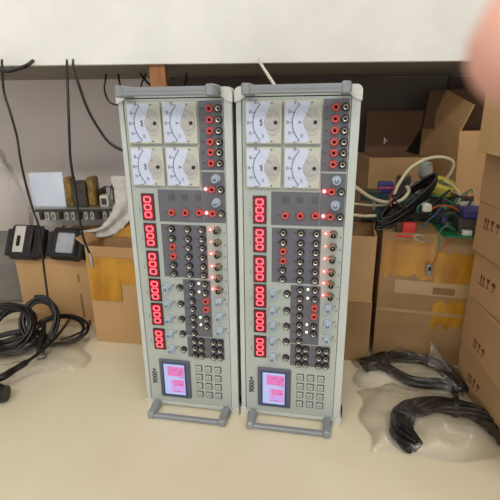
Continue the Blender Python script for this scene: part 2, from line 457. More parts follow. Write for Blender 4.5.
    for u in (-.0141, .0087, .0327):
        b = MB(); b.box((-.0052, -.0012, -.0052), (.0052, 0, .0052), 'key_edge').box((-.0042, -.0016, -.0042), (.0042, -.0012, .0042), 'panel_dark')
        for o in (-.003, -.001, .001, .003): b.box((o-.0003, -.0018, -.003), (o+.0003, -.0016, .003), 'ink')
        b.build('slide_switch', t, (u, PF, .4310))
    for ci, u in enumerate((-.0174, .0121, .0376)):
        for ri, v in enumerate((.3755, .3583, .3424, .3252, .3082, .2918)):
            J('red' if ci == 0 and ri in (2, 3) else 'black', u, v)
    for ri, v in enumerate((.3755, .3537, .3320, .3089, .2874, .2649)):
        put('bnc_connector', 'bnc', bnc_mb, t, .0648, v)
        k = ri in (0, 2, 3, 4, 5)
        put('indicator_light', 'ledr3' if k else 'ledr2', (lambda: led_mb('led_red', .0018)) if k else (lambda: led_mb('led_red_dim', .0016)), t, .0525, v+.0008, 'glowing red light')
    for u, v in ((.0622, .2416), (.0627, .2117), (.0624, .1826)):
        put('knob', 'knob', knob_mb, t, u, v)
    for v in (.2636, .2310, .1997, .1688, .1350):
        put('knob', 'knob', knob_mb, t, -.0342, v); J('black', -.0096, v+.001)
    pm = MB()
    for v in (.2636, .2310, .1997, .1688, .1350):
        pm.lathe([(.0016, 0), (.0016, .006)], 'post_beige', 8, XP(-.0225, v+.004))
    for v in (.2416, .2117, .1826): pm.lathe([(.0016, 0), (.0016, .006)], 'post_beige', 8, XP(.074, v+.004))
    pm.build('trimmer_post', t, (0, PF, 0))
    for v in (.2735, .2568, .2400, .2235, .2056, .1900, .1732): J('black', .0136, v)
    for i, v in enumerate((.2741, .2571, .2406, .2243, .2046, .1894)): J('red' if i in (2, 3) else 'black', .0390, v)
    for v in (.2744, .2581, .2067, .1915):
        put('indicator_light', 'ledw', lambda: led_mb('led_white', .0019), t, .0266, v, 'glowing white light')
    for v in (.1572, .1415, .1255):
        for u in (.0136, .0263, .0503, .0630): J('black', u, v)
    # displays
    for v1, v0 in ((.4366, .3896), (.3839, .3390), (.3328, .2835), (.2788, .2345), (.2294, .1847), (.1765, .1325)):
        hh = (v1-v0)/2; hw = .0112
        d = MB(); d.box((-hw, -.003, -hh), (hw, 0, hh), 'display_rim').box((-hw+.0014, -.0034, -hh+.0018), (hw-.0014, -.003, hh-.0018), 'display_dark')
        dd = d.build('display', t, (-.0576, PF, (v0+v1)/2))
        g = MB(); st = (2*hh-.006)/3
        for k in range(3):
            c = (k-1)*st; hu = .0056; hv = st*.33; w = .0011; y0, y1 = -.0038, -.0034
            def seg(ua, va, ub, vb):
                g.box((ua-w, y0, min(va, vb)-w*(1 if va == vb else -.5)), (ub+w, y1, max(va, vb)+w*(1 if va == vb else -.5)), 'digit_red')
            # digit turned a quarter: its height runs along u, slant along v
            for vv, du in ((c-hv, 0), (c+hv, 0)):
                g.box((-hu+.0008, y0, vv-w), (-.0006, y1, vv+w), 'digit_red'); g.box((.0006, y0, vv-w), (hu-.0008, y1, vv+w), 'digit_red')
            for uu in (-hu, hu):
                g.box((uu-w, y0, c-hv+.0006), (uu+w, y1, c+hv-.0006), 'digit_red')
        g.build('digits', dd)
        lb = MB()
        for q in (-.0035, -.0008, .0022): lb.box((-.0006, -.0002, q-.0009), (.0006, 0, q+.0009), 'print_mark')
        lb.build('printed_mark', t, (-.0745, PF, (v0+v1)/2-.006))
    # small print beside sockets
    pm = MB()
    for u in (-.0265, .0025, .0275):
        for v in (.3755, .3583, .3424, .3252, .3082, .2918): pm.box((u-.0012, -.0011, v-.001), (u+.0012, -.0008, v+.001), 'ink')
        pm.box((u-.0012, -.0011, .4042), (u+.0012, -.0008, .4062), 'ink')
    for v in (.5741, .5571, .5400, .5229, .5065, .4890): pm.box((.0445, -.0011, v-.001), (.0475, -.0008, v+.001), 'ink')
    for v in (.2735, .2568, .2400, .2235, .2056, .1900, .1732): pm.box((.001, -.0011, v-.001), (.0036, -.0008, v+.001), 'ink')
    for v in (.2406, .2243): pm.box((.0255, -.0011, v-.001), (.0279, -.0008, v+.001), 'wire_blue')
    for v in (.1572, .1415, .1255): pm.box((.0375, -.0011, v-.001), (.0395, -.0008, v+.001), 'ink')
    for v in (.3755, .3537, .3320, .3089, .2874, .2649): pm.box((.0755, -.0002, v-.0062), (.0785, 0, v-.0045), 'print_mark')
    for v in (.2416, .2117, .1826): pm.box((.0755, -.0002, v-.006), (.0785, 0, v-.0045), 'print_mark')
    pm.build('panel_print', t, (0, PF, 0))
    # screen
    sc = MB()
    u0, u1, v0, v1 = -.0622, .0004, .0255, .1107
    sc.box((u0, -.0045, v0), (u1, 0, v1), 'bezel', bev=.0016)
    sb = sc.build('screen', t, (0, PF, 0))
    MB().box((u0+.0065, -.0052, v0+.0055), (u1-.0075, -.0045, v1-.0065), 'bezel_in').build('inner_bezel', sb)
    l = MB(); a0, a1, c0, c1 = -.0524, -.0104, .0338, .1022
    l.box((a0, -.0056, c0), (a1, -.0052, c1), 'lcd_white')
    rr = random.Random(3)
    wbar = a1-a0; hbar = c1-c0
    l.box((a0+wbar*.18, -.0058, c0+hbar*.62), (a1-.001, -.0056, c0+hbar*.93), 'lcd_pink')
    l.box((a0+wbar*.30, -.0058, c0+hbar*.08), (a1-.001, -.0056, c0+hbar*.50), 'lcd_lilac')
    l.box((a0+wbar*.42, -.0059, c0+hbar*.30), (a1-.003, -.0058, c0+hbar*.50), 'lcd_pink')
    for k in range(11):
        zz = c0+hbar*(.1+.08*k); x = a0+wbar*(.28+.25*rr.random())
        while x < a1-.006:
            w = .002+.004*rr.random(); 
            if rr.random() < .5: l.box((x, -.006, zz), (x+w, -.0059, zz+.0018), 'lcd_text' if rr.random() < .5 else 'lcd_pink')
            x += w+.0015
    l.build('lit_display', sb)
    for r_ in range(4):
        for c_ in range(3):
            u = .0182+c_*.0189; v = .0963-r_*.0196
            k = MB().box((-.0064, -.0016, -.0066), (.0064, 0, .0066), 'key_edge').box((-.0055, -.0028, -.0050), (.0048, -.0014, .0058), 'key_face', bev=.0005)
            k.box((-.0022, -.0030, -.0005), (.0016, -.0028, .0012), 'print_mark')
            k.build('key', t, (u, PF, v))
    vs, fs = text_poly('9000+', .0140, .0003); n = MB()
    n.add(vs, fs, 'ink', X=Matrix.Translation((-.0742, -.0002, .0695)) @ YF @ Matrix.Rotation(PI/2, 4, 'Z') @ Matrix.Scale(1.0, 4))
    n.build('model_lettering', t, (0, PF, 0))
    return t
def empty_part(name, parent):
    o = bpy.data.objects.new(name, None); COL.objects.link(o); o.parent = parent; o.empty_display_size = .02; return o

ta = make_tester()
ta.location = (-.1194, .7157, 0); ta.rotation_euler.z = -.1798
ta['label'] = 'left of the two tall grey instrument testers with meters, red displays and sockets'
tbb = copy_tree(ta)
tbb.location = (.0738, .6832, 0); tbb.rotation_euler.z = -.1813
tbb['label'] = 'right of the two tall grey instrument testers, nearer the stack of marked cartons'
for o in (ta, tbb): o['group'] = 'grey instrument testers'

# ------------------------------------------------------------------ cartons
def carton(label, origin, rz, w, d, h, m='carton', open_top=False, group=None, name='cardboard_box', bulge=0, inner=None):
    """origin: front-left bottom corner; front runs +x, depth +y"""
    t = empty(name, label, 'box', origin, rz, group)
    b = MB(); th = .004
    if open_top:
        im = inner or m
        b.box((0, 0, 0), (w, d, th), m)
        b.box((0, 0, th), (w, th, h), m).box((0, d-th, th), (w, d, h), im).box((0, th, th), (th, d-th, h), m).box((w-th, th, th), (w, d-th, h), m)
    elif bulge:
        nx, nz = 10, 8; k = 0
        def grid(P, du, dv, n, out, mm):
            vs = []; fs = []
            for i in range(nx+1):
                for j in range(nz+1):
                    s, q = i/nx, j/nz
                    bb = bulge*math.sin(PI*s)*math.sin(PI*q) + .0015*math.sin(9*s+5*q+out)*math.sin(PI*s)*math.sin(PI*q)
                    vs.append(Vector(P)+Vector(du)*s+Vector(dv)*q+Vector(n)*bb)
            for i in range(nx):
                for j in range(nz):
                    fs.append((i*(nz+1)+j, (i+1)*(nz+1)+j, (i+1)*(nz+1)+j+1, i*(nz+1)+j+1))
            b.add(vs, fs, mm, True)
        grid((0, 0, 0), (w, 0, 0), (0, 0, h), (0, -1, 0), 0, m); grid((w, 0, 0), (0, d, 0), (0, 0, h), (1, 0, 0), 1, m)
        grid((w, d, 0), (-w, 0, 0), (0, 0, h), (0, 1, 0), 2, m); grid((0, d, 0), (0, -d, 0), (0, 0, h), (-1, 0, 0), 3, m)
        b.add([(0, 0, h), (w, 0, h), (w, d, h), (0, d, h), (0, 0, 0), (w, 0, 0), (w, d, 0), (0, d, 0)], [(0, 1, 2, 3), (7, 6, 5, 4)], m)
    else:
        b.box((0, 0, 0), (w, d, h), m, bev=.0012)
        b.box((0.002, d/2-.0012, h), (w-.002, d/2+.0012, h+.0004), 'label_brown')
    b.build('body', t)
    return t
def strip(t, a, b_, m, name='tape_strip', label=None):
    return MB().box(a, b_, m).build(name, t, label=label)

# stack at the right, marks on the left-hand faces
hs = [.104, .104, .098, .097, .092, .115]; z = 0
places = ['bottom carton of the right-hand stack, standing on the table', 'second carton from the bottom of the right-hand stack',
          'third carton from the bottom of the right-hand stack', 'plain tan carton fourth from the bottom of the right-hand stack',
          'carton directly under the topmost one of the right-hand stack', 'topmost pale carton of the right-hand stack beside the fingertip']
cxs = [(.456, .812, -4), (.450, .805, -7), (.446, .797, -2), (.441, .800, -3), (.440, .802, -3), (.4215, .80, -9)]
def glyphs(b, c, du, dz, s, nrm, m):
    """transport marks: two arrows, a glass, an umbrella; c centre, du along face"""
    def q(pts): b.slab([c+du*(x*s)+Vector((0, 0, 1))*(y*s)+nrm*.0003 for x, y in pts], .0004, m)
    for o in (-1.6, -1.0):
        q([(o-.08, -.5), (o+.08, -.5), (o+.08, .2), (o-.08, .2)]); q([(o-.25, .15), (o+.25, .15), (o, .6)])
    q([(-1.95, -.72), (-.65, -.72), (-.65, -.6), (-1.95, -.6)])
    q([(-.35, .55), (.35, .55), (.12, 0), (-.12, 0)][::-1]); q([(-.05, -.5), (.05, -.5), (.05, 0), (-.05, 0)]); q([(-.25, -.6), (.25, -.6), (.25, -.5), (-.25, -.5)])
    q([(.75, .1), (1.65, .1), (1.5, .42), (1.2, .58), (.9, .42)]); q([(1.16, -.55), (1.25, -.55), (1.25, .1), (1.16, .1)]); q([(1.0, -.6), (1.25, -.6), (1.25, -.5), (1.0, -.5)])
marks = {0: (478.5, 383), 1: (487, 348.5), 2: (491, 284), 3: (496, 226)}
for i, hgt in enumerate(hs):
    x, y, a = cxs[i]; rz = math.radians(a); dep = .34
    m = 'carton_stack' if i < 5 else 'carton_light'
    # back-left corner at (x, y): origin is front-left corner
    ox = x - dep*(-math.sin(rz)); oy = y - dep*math.cos(rz)
    t = carton('', (ox, oy, z), rz, .26, dep, hgt-.0006, m, group='cartons of the right-hand stack')
    t['label'] = places[i]
    strip(t, (-.0006, dep/2-.02, hgt-.035), (0, dep/2+.02, hgt-.001), 'tape_clear') if i in (4, 5) else None
    strip(t, (.001, dep/2-.024, hgt-.0002), (.259, dep/2+.024, hgt), 'tape_clear') if i == 5 else None
    if i in marks:
        p = onx(marks[i][0], marks[i][1], x+.003)
        inv = Matrix.Rotation(-rz, 4, 'Z') @ Matrix.Translation((-ox, -oy, -z))
        lp = inv @ p
        b = MB(); glyphs(b, Vector((0, lp.y, lp.z)), Vector((0, -1, 0)), 0, .0145 if i < 2 else .016, Vector((-1, 0, 0)), 'mark_red')
        b.build('shipping_marks', t)
    z += hgt

# big taped carton, right middle
rb = carton('large worn carton with yellow tape carrying the heap of electronics', (.2934, .8974, 0), math.radians(-13), .285, .24, .315, 'carton_worn', bulge=.006)
def skin_tape(parent, x0, x1, z0, z1, m, w, h, bulge, off=.0012, wav=0, seed=1, label=None, wrap=False):
    r = random.Random(seed); nx, nz = 12, 8; vs = []; fs = []
    for i in range(nx+1):
        for j in range(nz+1):
            x = x0+(x1-x0)*i/nx; zz = z0+(z1-z0)*j/nz
            if j in (0, nz): zz += (r.random()-.5)*wav
            s, q = x/w, zz/h
            bb = bulge*math.sin(PI*s)*math.sin(PI*q)+.0015*math.sin(9*s+5*q)*math.sin(PI*s)*math.sin(PI*q)
            vs.append((x, -bb-off, zz))
    for i in range(nx):
        for j in range(nz): fs.append((i*(nz+1)+j, (i+1)*(nz+1)+j, (i+1)*(nz+1)+j+1, i*(nz+1)+j+1))
    n = len(vs); vs += [(a, b+off*.8, c) for a, b, c in vs]
    fs += [tuple(n+k for k in f[::-1]) for f in fs]
    return MB().add(vs, fs, m, True).build('tape_strip', parent, label=label)
skin_tape(rb, .004, .11, .215, .300, 'tape_yellow', .285, .315, .006, wav=.02, seed=2)
skin_tape(rb, .115, .27, .205, .275, 'tape_yellow', .285, .315, .006, wav=.012, seed=3, off=.0016)
skin_tape(rb, .12, .185, .100, .165, 'tape_yellow', .285, .315, .006, wav=.02, seed=4, off=.0018)
skin_tape(rb, .035, .283, .175, .207, 'tape_clear', .285, .315, .006, seed=5, off=.002)
skin_tape(rb, .0, .283, .128, .136, 'tape_clear', .285, .315, .006, seed=6, off=.0022)
skin_tape(rb, .115, .16, .180, .196, 'label_brown', .285, .315, .006, seed=8, off=.0026)
strip(rb, (-.0012, .02, .19), (0, .2, .25), 'tape_clear')

# narrow cartons directly behind the right tester
nb = carton('lower narrow carton standing behind the right tester', (.19, .893, 0), math.radians(-13), .088, .13, .155, 'carton_worn')
nb2 = carton('upper narrow carton set on the lower one behind the right tester', (.188, .891, .1556), math.radians(-13), .087, .13, .155, 'carton', open_top=True)
MB().slab([(0.002, .004, .155), (0.002, .126, .155), (-.03, .12, .19), (-.03, .01, .19)], .003, 'carton').build('flap', nb2)
MB().slab([(.004, .128, .155), (.084, .128, .155), (.08, .14, .205), (.01, .14, .205)], .003, 'carton_dark').build('flap', nb2)

# open carton with dark back flap behind the electronics
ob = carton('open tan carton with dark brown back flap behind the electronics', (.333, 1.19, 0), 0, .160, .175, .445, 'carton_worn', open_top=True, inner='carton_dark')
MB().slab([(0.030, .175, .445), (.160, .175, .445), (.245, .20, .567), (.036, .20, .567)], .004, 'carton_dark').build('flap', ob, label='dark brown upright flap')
MB().box((.090, .176, .470), (.094, .189, .489), 'white_plastic').box((.094, .176, .478), (.101, .189, .482), 'white_plastic').build('paper_tag', ob, label='small white tag')

# flap carton at upper right
fc0 = at(461, 131, 1.17)
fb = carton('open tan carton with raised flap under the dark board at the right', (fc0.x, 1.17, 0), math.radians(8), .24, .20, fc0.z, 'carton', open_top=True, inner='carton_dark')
inv = fb.matrix_world
def loc_in(t, p):
    return Matrix.Rotation(-t.rotation_euler.z, 4, 'Z') @ (p-Vector(t.location))
a_ = loc_in(fb, at(437, 113, 1.30)); b_ = loc_in(fb, at(461, 131.5, 1.168)); c_ = loc_in(fb, at(475, 105, 1.14)); d_ = loc_in(fb, at(447.5, 90, 1.27))
MB().slab([a_, b_, c_, d_], .004, 'carton').build('flap', fb)
e_ = loc_in(fb, at(430, 172, 1.30)); f_ = loc_in(fb, at(457, 182, 1.166))
MB().slab([e_, f_, b_, a_], .004, 'carton').build('side_flap', fb)
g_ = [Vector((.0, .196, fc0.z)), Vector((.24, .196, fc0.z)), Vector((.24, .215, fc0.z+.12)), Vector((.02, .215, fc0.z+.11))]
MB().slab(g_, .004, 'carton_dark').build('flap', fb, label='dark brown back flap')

# left cartons
lb = carton('large tan carton at the left carrying the circuit rack and black adapters', (-.645, 1.10, 0), math.radians(-3), .36, .36, .192, 'carton', bulge=.004)
strip(lb, (.17, -.0045, .02), (.176, -.0035, .15), 'label_brown', 'crease')
MB().slab([(.03, .005, .193), (.30, .005, .193), (.30, .13, .199), (.03, .13, .199)], .002, 'carton_light').build('top_flap', lb, label='pale top flap')
tbx = carton('carton wrapped in yellow tape between the left tester and the tan carton', (-.404, .988, 0), math.radians(-10), .165, .085, .262, 'carton', open_top=True)
strip(tbx, (.004, -.0022, .168), (.163, -.0002, .235), 'tape_yellow')
strip(tbx, (.004, -.0030, .120), (.085, -.0008, .185), 'tape_yellow')
strip(tbx, (-.0012, .005, .15), (0, .08, .235), 'tape_yellow')
MB().slab([(0.0, .002, .262), (0.0, .083, .262), (-.022, .08, .285), (-.022, .0, .28)], .003, 'carton').build('flap', tbx)
MB().slab([(.002, .083, .262), (.163, .083, .262), (.155, .12, .315), (.03, .12, .295)], .003, 'tape_yellow').build('flap', tbx, label='yellow taped back flap')

# ------------------------------------------------------------------ circuit rack on the left carton
rk = empty('circuit_rack', 'metal circuit rack with pale plate and coils on the left tan carton', 'electronics', (-.52, 1.26, .243))
MB().box((-.13, 0, 0), (.27, .17, .006), 'steel').box((-.13, 0, .006), (.27, .004, .018), 'steel').box((-.13, .166, .006), (.27, .17, .03), 'steel').build('tray', rk)
for x in (-.12, .12, .26):
    for y in (.008, .155): MB().lathe([(.006, -.044), (.006, 0)], 'dark_part', 10, Matrix.Translation((x, y, 0))).build('foot', rk)
MB().box((-.13, .002, .050), (.27, .14, .054), 'steel').box((-.13, -.002, .044), (.27, .002, .052), 'dark_part').build('upper_deck', rk)
for i in range(20):
    x = -.122+i*.0195
    MB().box((x, .004, .018), (x+.010, .018, .044), 'white_plastic' if i % 3 else 'dark_part', bev=.001).box((x+.0035, .001, .024), (x+.0065, .004, .036), 'dark_part').build('terminal_block', rk)
MB().slab([(-.155, .04, .054), (-.047, .03, .054), (-.053, .05, .157), (-.162, .06, .154)][::-1], .003, 'plate_pale').build('pale_plate', rk, label='pale blue-white plate')
for x in (-.035, .035):
    MB().box((x-.012, .03, .054), (x+.012, .075, .142), 'coil_olive', bev=.004).build('coil_side', rk)
MB().box((-.022, .025, .054), (.022, .08, .128), 'dark_part', bev=.003).build('transformer_core', rk)
for x, w, hh in ((.062, .026, .034), (.108, .03, .038), (.18, .026, .04)):
    c = MB().box((x, .02, .054), (x+w, .05, .054+hh), 'white_plastic', bev=.002).box((x+.005, .018, .06), (x+w-.005, .02, .054+hh-.008), 'dark_part').build('connector', rk)
for x, w, hh in ((.142, .032, .05), (.09, .014, .06), (.05, .01, .05), (.21, .03, .045)):
    MB().box((x, .06, .054), (x+w, .10, .054+hh), 'dark_part', bev=.003).build('component', rk)
for k in range(4):
    pts = [(.05+.03*k, .06, .06), (.07+.03*k, .04, .11+.01*(k % 2)), (.10+.03*k, .06, .10), (.13+.02*k, .08, .06)]
    MB().tube(pts, .0016, ['cable_brown', 'wire_blue', 'dark_part', 'cable_brown'][k]).build('wire', rk)

# black adapters lying on the edge of the tan carton
def adapter(label, c, rz, tilt, w, h, d, silver):
    t = empty('power_adapter', label, 'adapter', c, rz, 'black adapters on the tan carton')
    X = Matrix.Rotation(math.radians(tilt), 4, 'X')
    b = MB(); b.box((-w/2, -d/2, 0), (w/2, d/2, h), 'black_plastic', X, bev=.008); b.box((-w/2-.012, -d/2+.004, .008), (-w/2+.002, d/2-.004, h-.012), 'black_matte', X, bev=.004)
    b.box((w/2-.002, -d/2+.003, .006), (w/2+.012, d/2-.003, h-.008), 'black_matte', X, bev=.004)
    b.build('housing', t)
    if silver:
        MB().box((-w*.30, -d/2-.002, .018), (w*.06, -d/2, h-.006), 'silver_label', X, bev=.0006).box((-w*.19, -d/2-.003, h*.36), (-w*.07, -d/2-.002, h*.66), 'hole', X).build('face_label', t, label='silver label with a black square')
        MB().tube([X @ Vector((w*.3, -d/2+.002, .01)), X @ Vector((w*.34, -d/2-.006, h*.5)), X @ Vector((w*.3, -d/2+.002, h-.004))], .004, 'black_rubber').build('clip', t)
    else:
        MB().box((-w*.22, -d/2-.002, .018), (w*.36, -d/2, h-.016), 'adapter_label', X, bev=.003).build('face_label', t, label='grey label')
    return t
adapter('black adapter with silver label and black square, leftmost on the tan carton', (-.612, 1.085, .1945), math.radians(-10), -28, .085, .095, .035, True)
adapter('black adapter with plain grey label beside the yellow-taped carton', (-.497, 1.075, .1945), math.radians(-14), -28, .088, .088, .035, False)

# plastic bags ------------------------------------------------------------
def crumple(rows, cols, fn, m, name, seed=0, amp=.01, thick=0):
    r = random.Random(seed); vs = []; fs = []
    for i in range(rows+1):
        for j in range(cols+1):
            p = Vector(fn(i/rows, j/cols)); e = Vector((r.uniform(-1, 1), r.uniform(-1, 1), r.uniform(-1, 1)))*amp
            vs.append(p+e)
    for i in range(rows):
        for j in range(cols):
            k = i*(cols+1)+j; fs.append((k, k+1, k+cols+2, k+cols+1))
    return MB().add(vs, fs, m, True)
def pillow_bag(c, w, d, h, rz, seed, m='clear_film', amp=.004, z0=.002):
    """flat-lying bag: closed pillow of film, crumpled"""
    r = random.Random(seed); ph = [r.uniform(0, 6) for _ in range(8)]
    N = 26; vs = []; fs = []
    for side in (1,):
        for i in range(N+1):
            for j in range(N+1):
                s, q = i/N*2-1, j/N*2-1
                e = (max(0, 1-s**4)*max(0, 1-q**4))**.6
                zz = z0+(h*e*(.75+.25*math.sin(4*s+ph[0])*math.cos(3*q+ph[1]))+amp*1.2*math.sin(11*s+ph[2]+3*q)*math.sin(9*q+ph[3]) *e+ r.uniform(-.5, .5)*amp*e if side else 0)
                x = s*w/2+.008*math.sin(5*q+ph[4]); y = q*d/2+.008*math.sin(4*s+ph[5])
                vs.append((x, y, max(.0008, zz) if side else .0006))
    n = (N+1)**2
    for i in range(N):
        for j in range(N):
            k = i*(N+1)+j; fs.append((k, k+N+1, k+N+2, k+1))
    b = MB().add(vs, fs, m, True)
    X = Matrix.Translation(c) @ Matrix.Rotation(rz, 4, 'Z')
    b.v = [tuple(X @ Vector(p)) for p in b.v]
    return b

# bubble wrap bag, upper left
def fbag(i, j):
    a = i*2*PI
    rad = (.095+.02*math.sin(3*a+4*j))*(1-.5*j**3)
    return (-.79+rad*math.cos(a)+.02*j, 1.27+rad*.7*math.sin(a), .20+.27*j)
bb = crumple(30, 16, fbag, 'bubble_film', 'x', 4, .0045)
tag(bb.build('plastic_bag'), 'crumpled clear bubble wrap bag at the upper left by the circuit rack', 'plastic bag')
tag(MB().box((-.10, 0, 0), (.055, .10, .22), 'wrap_grey', bev=.02).build('wrapped_parcel', loc=(-.735, 1.215, .0)), 'grey wrapped parcel at the left edge beside the tan carton', 'parcel')
# foam sheet
P1 = [at(122, 176, 1.10), at(123, 200, 1.09), at(117, 216, 1.075), at(104, 230, 1.06), at(84, 233.5, 1.045)]
def ffoam(i, j):
    C = curve(P1, 8); k = min(int(i*(len(C)-1)), len(C)-1); p = C[k]
    w = .062*(1-i)+.028
    dirv = Vector((.9, -.1, .05)).normalized()*(1-i)+Vector((.35, .2, -.55)).normalized()*i
    return p+dirv*w*(j-.35)+Vector((0, .006*math.sin(9*j+4*i), 0))
fm = crumple(30, 10, ffoam, 'foam_sheet', 'x', 8, .0015)
n = len(fm.v); k0 = list(fm.f); fm.v += [(a, b+.003, c) for a, b, c in fm.v]; fm.f += [[n+q for q in f[::-1]] for f in k0]; fm.m += list(fm.m); fm.sm += list(fm.sm)
tag(fm.build('foam_sheet'), 'pale foam wrap sheet rising from the yellow-taped carton beside the left tester', 'packing foam')

# ------------------------------------------------------------------ hanging cables on the left
def cable(name, label, pts, r, m='cable_black', cat='cable', group=None, seg=8):
    o = MB().tube(pts, r, m, seg).build(name); return tag(o, label, cat, group)
t = empty('hanging_cable', 'black cable hanging at the far left down to the coiled cables', 'cable', at(3, 63, 1.0), 0, 'black cables hanging on the left')
o0 = Vector(t.location)
MB().tube([Vector((p[0], p[1], p[2]))-o0 for p in [at(2, 60, 1.045), at(2, 66, 1.035), at(4, 92, 1.03), at(10.4, 113, 1.02), at(17, 137, 1.02), at(20, 157, 1.01), at(25.5, 183, 1.01), at(33, 210, 1.0), at(39, 228, .99), at(43.5, 265, .99), at(47, 292, .985), at(49, 306, .98)]], .0028, 'cable_black').build('cord', t)
cable('cable_loop', 'thick black cable loop at the top left corner under the cabinet', [at(-12, 66, 1.0), at(0, 70, 1.0), at(8, 71, 1.0), at(17, 69, 1.01), at(26, 66, 1.02), at(33, 61, 1.05)], .0042)
t = empty('hanging_cable', 'black cable with metal tip hanging down to the yellow-taped carton', 'cable', at(67, 63, .98), 0, 'black cables hanging on the left')
o0 = Vector(t.location)
pp = [at(67, 60, 1.045), at(67, 66, 1.0), at(68.4, 108, .97), at(69.5, 140, .96), at(70.5, 160, .96), at(75, 189, .955), at(79.5, 219, .95), at(84, 240, .95), at(90, 254, .95)]
MB().tube([p-o0 for p in pp], .0028, 'cable_black').build('cord', t)
MB().tube([p-o0 for p in [at(89.5, 253, .95), at(91, 258, .95), at(92, 263, .95), at(92.5, 268, .95)]], [.0042, .0046, .004, .002], 'steel').build('metal_tip', t, label='metal tip')
cable('hanging_cable', 'black cable sweeping down from the cabinet to the back of the left tester',
      [at(73, 60, 1.045), at(73.5, 66, 1.02), at(78, 82, .99), at(88.4, 110.6, .95), at(104, 136.6, .90), at(114, 146, .87), at(124, 151, .84), at(132, 154, .83)], .0030, group='black cables hanging on the left')
cable('thin_wire', 'thin brown wire hooking down beside the top left corner of the left tester', [at(105.8, 72, 1.3), at(105.8, 78, 1.28), at(104.5, 90, 1.27), at(109, 101.5, 1.25), at(117, 105, 1.2), at(126, 106, 1.15)], .0024, 'cable_brown', 'wire')
cable('thin_wire', 'short brown wire rising behind the left end of the left tester handle', [at(118.5, 74, 1.3), at(119, 80, 1.28), at(122, 90, 1.26), at(130, 104, 1.24)], .003, 'cable_brown', 'wire')
cable('thin_wire', 'brown wire crossing left of the wooden post', [at(139, 72, 1.3), at(143, 77, 1.28), at(148, 83, 1.27), at(156, 90, 1.25)], .0034, 'cable_brown', 'wire')
cable('thin_wire', 'short brown wire crossing the other one near the wooden post', [at(147, 72, 1.29), at(144, 78, 1.27), at(141, 86, 1.26), at(140, 96, 1.25)], .0024, 'cable_brown', 'wire')
cable('thin_wire', 'curved dark wire right of the wooden post', [at(186, 72, 1.3), at(186.5, 76, 1.28), at(185, 84, 1.27), at(180, 92, 1.25)], .0026, 'cable_brown', 'wire')
cable('white_cable', 'white cable running down behind the right tester handle', [at(259, 58, 1.045), at(261, 64, 1.03), at(268, 75, .95), at(276, 88, .88), at(281, 100, .86)], .0034, 'white_plastic', 'cable')

# ------------------------------------------------------------------ coiled cables on the table, lower left
def coil_pts(c, rx, ry, turns, seed, rz=0, dz=.004, tilt=0, z0=.006, jit=.12, steps=14):
    r = random.Random(seed); pts = []
    for k in range(int(turns*steps)):
        a = 2*PI*k/steps; q = 1+jit*math.sin(a*.37+seed)+r.uniform(-.03, .03)
        x = rx*q*math.cos(a); y = ry*q*math.sin(a); z = z0+dz*(k/steps)+tilt*(1+math.sin(a))
        X = Matrix.Rotation(rz, 3, 'Z') @ Vector((x, y, 0))
        pts.append(Vector((c[0]+X.x, c[1]+X.y, c[2]+z)))
    return pts
def coil(name, label, c, rx, ry, turns, seed, r, m='cable_black', group=None, tail=None, **kw):
    pts = coil_pts(c, rx, ry, turns, seed, **kw)
    if tail: pts = pts+[Vector(p) for p in tail]
    t = empty(name, label, 'cable', c, 0, group)
    MB().tube([p-Vector(c) for p in pts], r, m, 8, 4).build('cord', t)
    return t
gL = 'black cable coils on the table at the left'
c1 = coil('coiled_cable', 'black coiled cable standing upright below the left hanging cable', tuple(onz(43, 341)), .041, .037, 4.4, 3, .0042, group=gL, tilt=.045, rz=.3, z0=.006)
p = onz(38, 352)
b = MB(); q0 = Vector(c1.location)
b.tube([onz(44, 322, .05)-q0, onz(43, 335, .04)-q0, onz(40, 343, .03)-q0], .006, 'black_plastic').lathe([(.010, 0), (.010, .022), (.0115, .024), (.0115, .03), (.009, .032)], 'black_plastic', 18, Matrix.Translation(onz(40, 346, .026)-q0) @ Matrix.Rotation(math.radians(150), 4, 'X') @ Matrix.Rotation(.2, 4, 'Y'), ['black_plastic', 'steel', 'steel', 'black_plastic'])
b.build('round_plug', c1, label='round plug with metal ring')
coil('coiled_cable', 'black coiled cable spreading right toward the yellow-taped carton', tuple(onz(62, 340)), .068, .040, 2.6, 5, .0036, group=gL, tilt=.02, rz=-.15, tail=None)
coil('coiled_cable', 'black coiled cable cut by the left edge of the photo', tuple(onz(4, 340)), .080, .040, 3.2, 9, .0052, group=gL, tilt=.034, rz=.1)
coil('coiled_cable', 'flat black coiled cable nearest the left edge in front of the tan carton', tuple(onz(16, 352)), .065, .032, 2.2, 12, .0045, group=gL, tilt=.012, rz=.35, z0=.012)
coil('coiled_cable', 'tall tangled black coiled cable rising at the left edge behind the flat coil', tuple(onz(16, 347)), .050, .034, 4.2, 31, .0044, group=gL, tilt=.040, rz=-.2)
cable('power_cable', 'thick black cord bending across the clear bag at the left', [onz(-25, 384, .03), onz(0, 378, .034), onz(14, 370, .036), onz(28, 361, .04), onz(45, 348, .04), onz(62, 330, .035), onz(70, 318, .02)], [.0085, .0085, .0075, .004, .0038, .0038, .0038])
cable('power_cable', 'thin black cord trailing right to the foot of the yellow-taped carton', [onz(60, 340, .012), onz(72, 336, .012), onz(84, 330, .01), onz(90, 322, .006), onz(84, 314, .012)], .003)
tag(pillow_bag(onz(28, 362), .27, .15, .032, .38, 3, amp=.006).build('plastic_bag'), 'clear crumpled plastic bag under the black cables at the left', 'plastic bag')
pl = empty('black_plug', 'black plug lying at the left edge near the table front', 'plug', onz(-3, 402))
MB().lathe([(.014, -.03), (.017, -.02), (.017, -.004), (.020, .0), (.020, .010), (.016, .014), (.016, .024)], 'black_plastic', 20, Matrix.Translation((0, 0, .021)) @ Matrix.Rotation(PI/2, 4, 'Y')).build('body', pl)
MB().tube([(-.03, 0, .02), (-.07, .01, .012), (-.12, .0, .006)], .006, 'black_rubber').build('cord', pl)

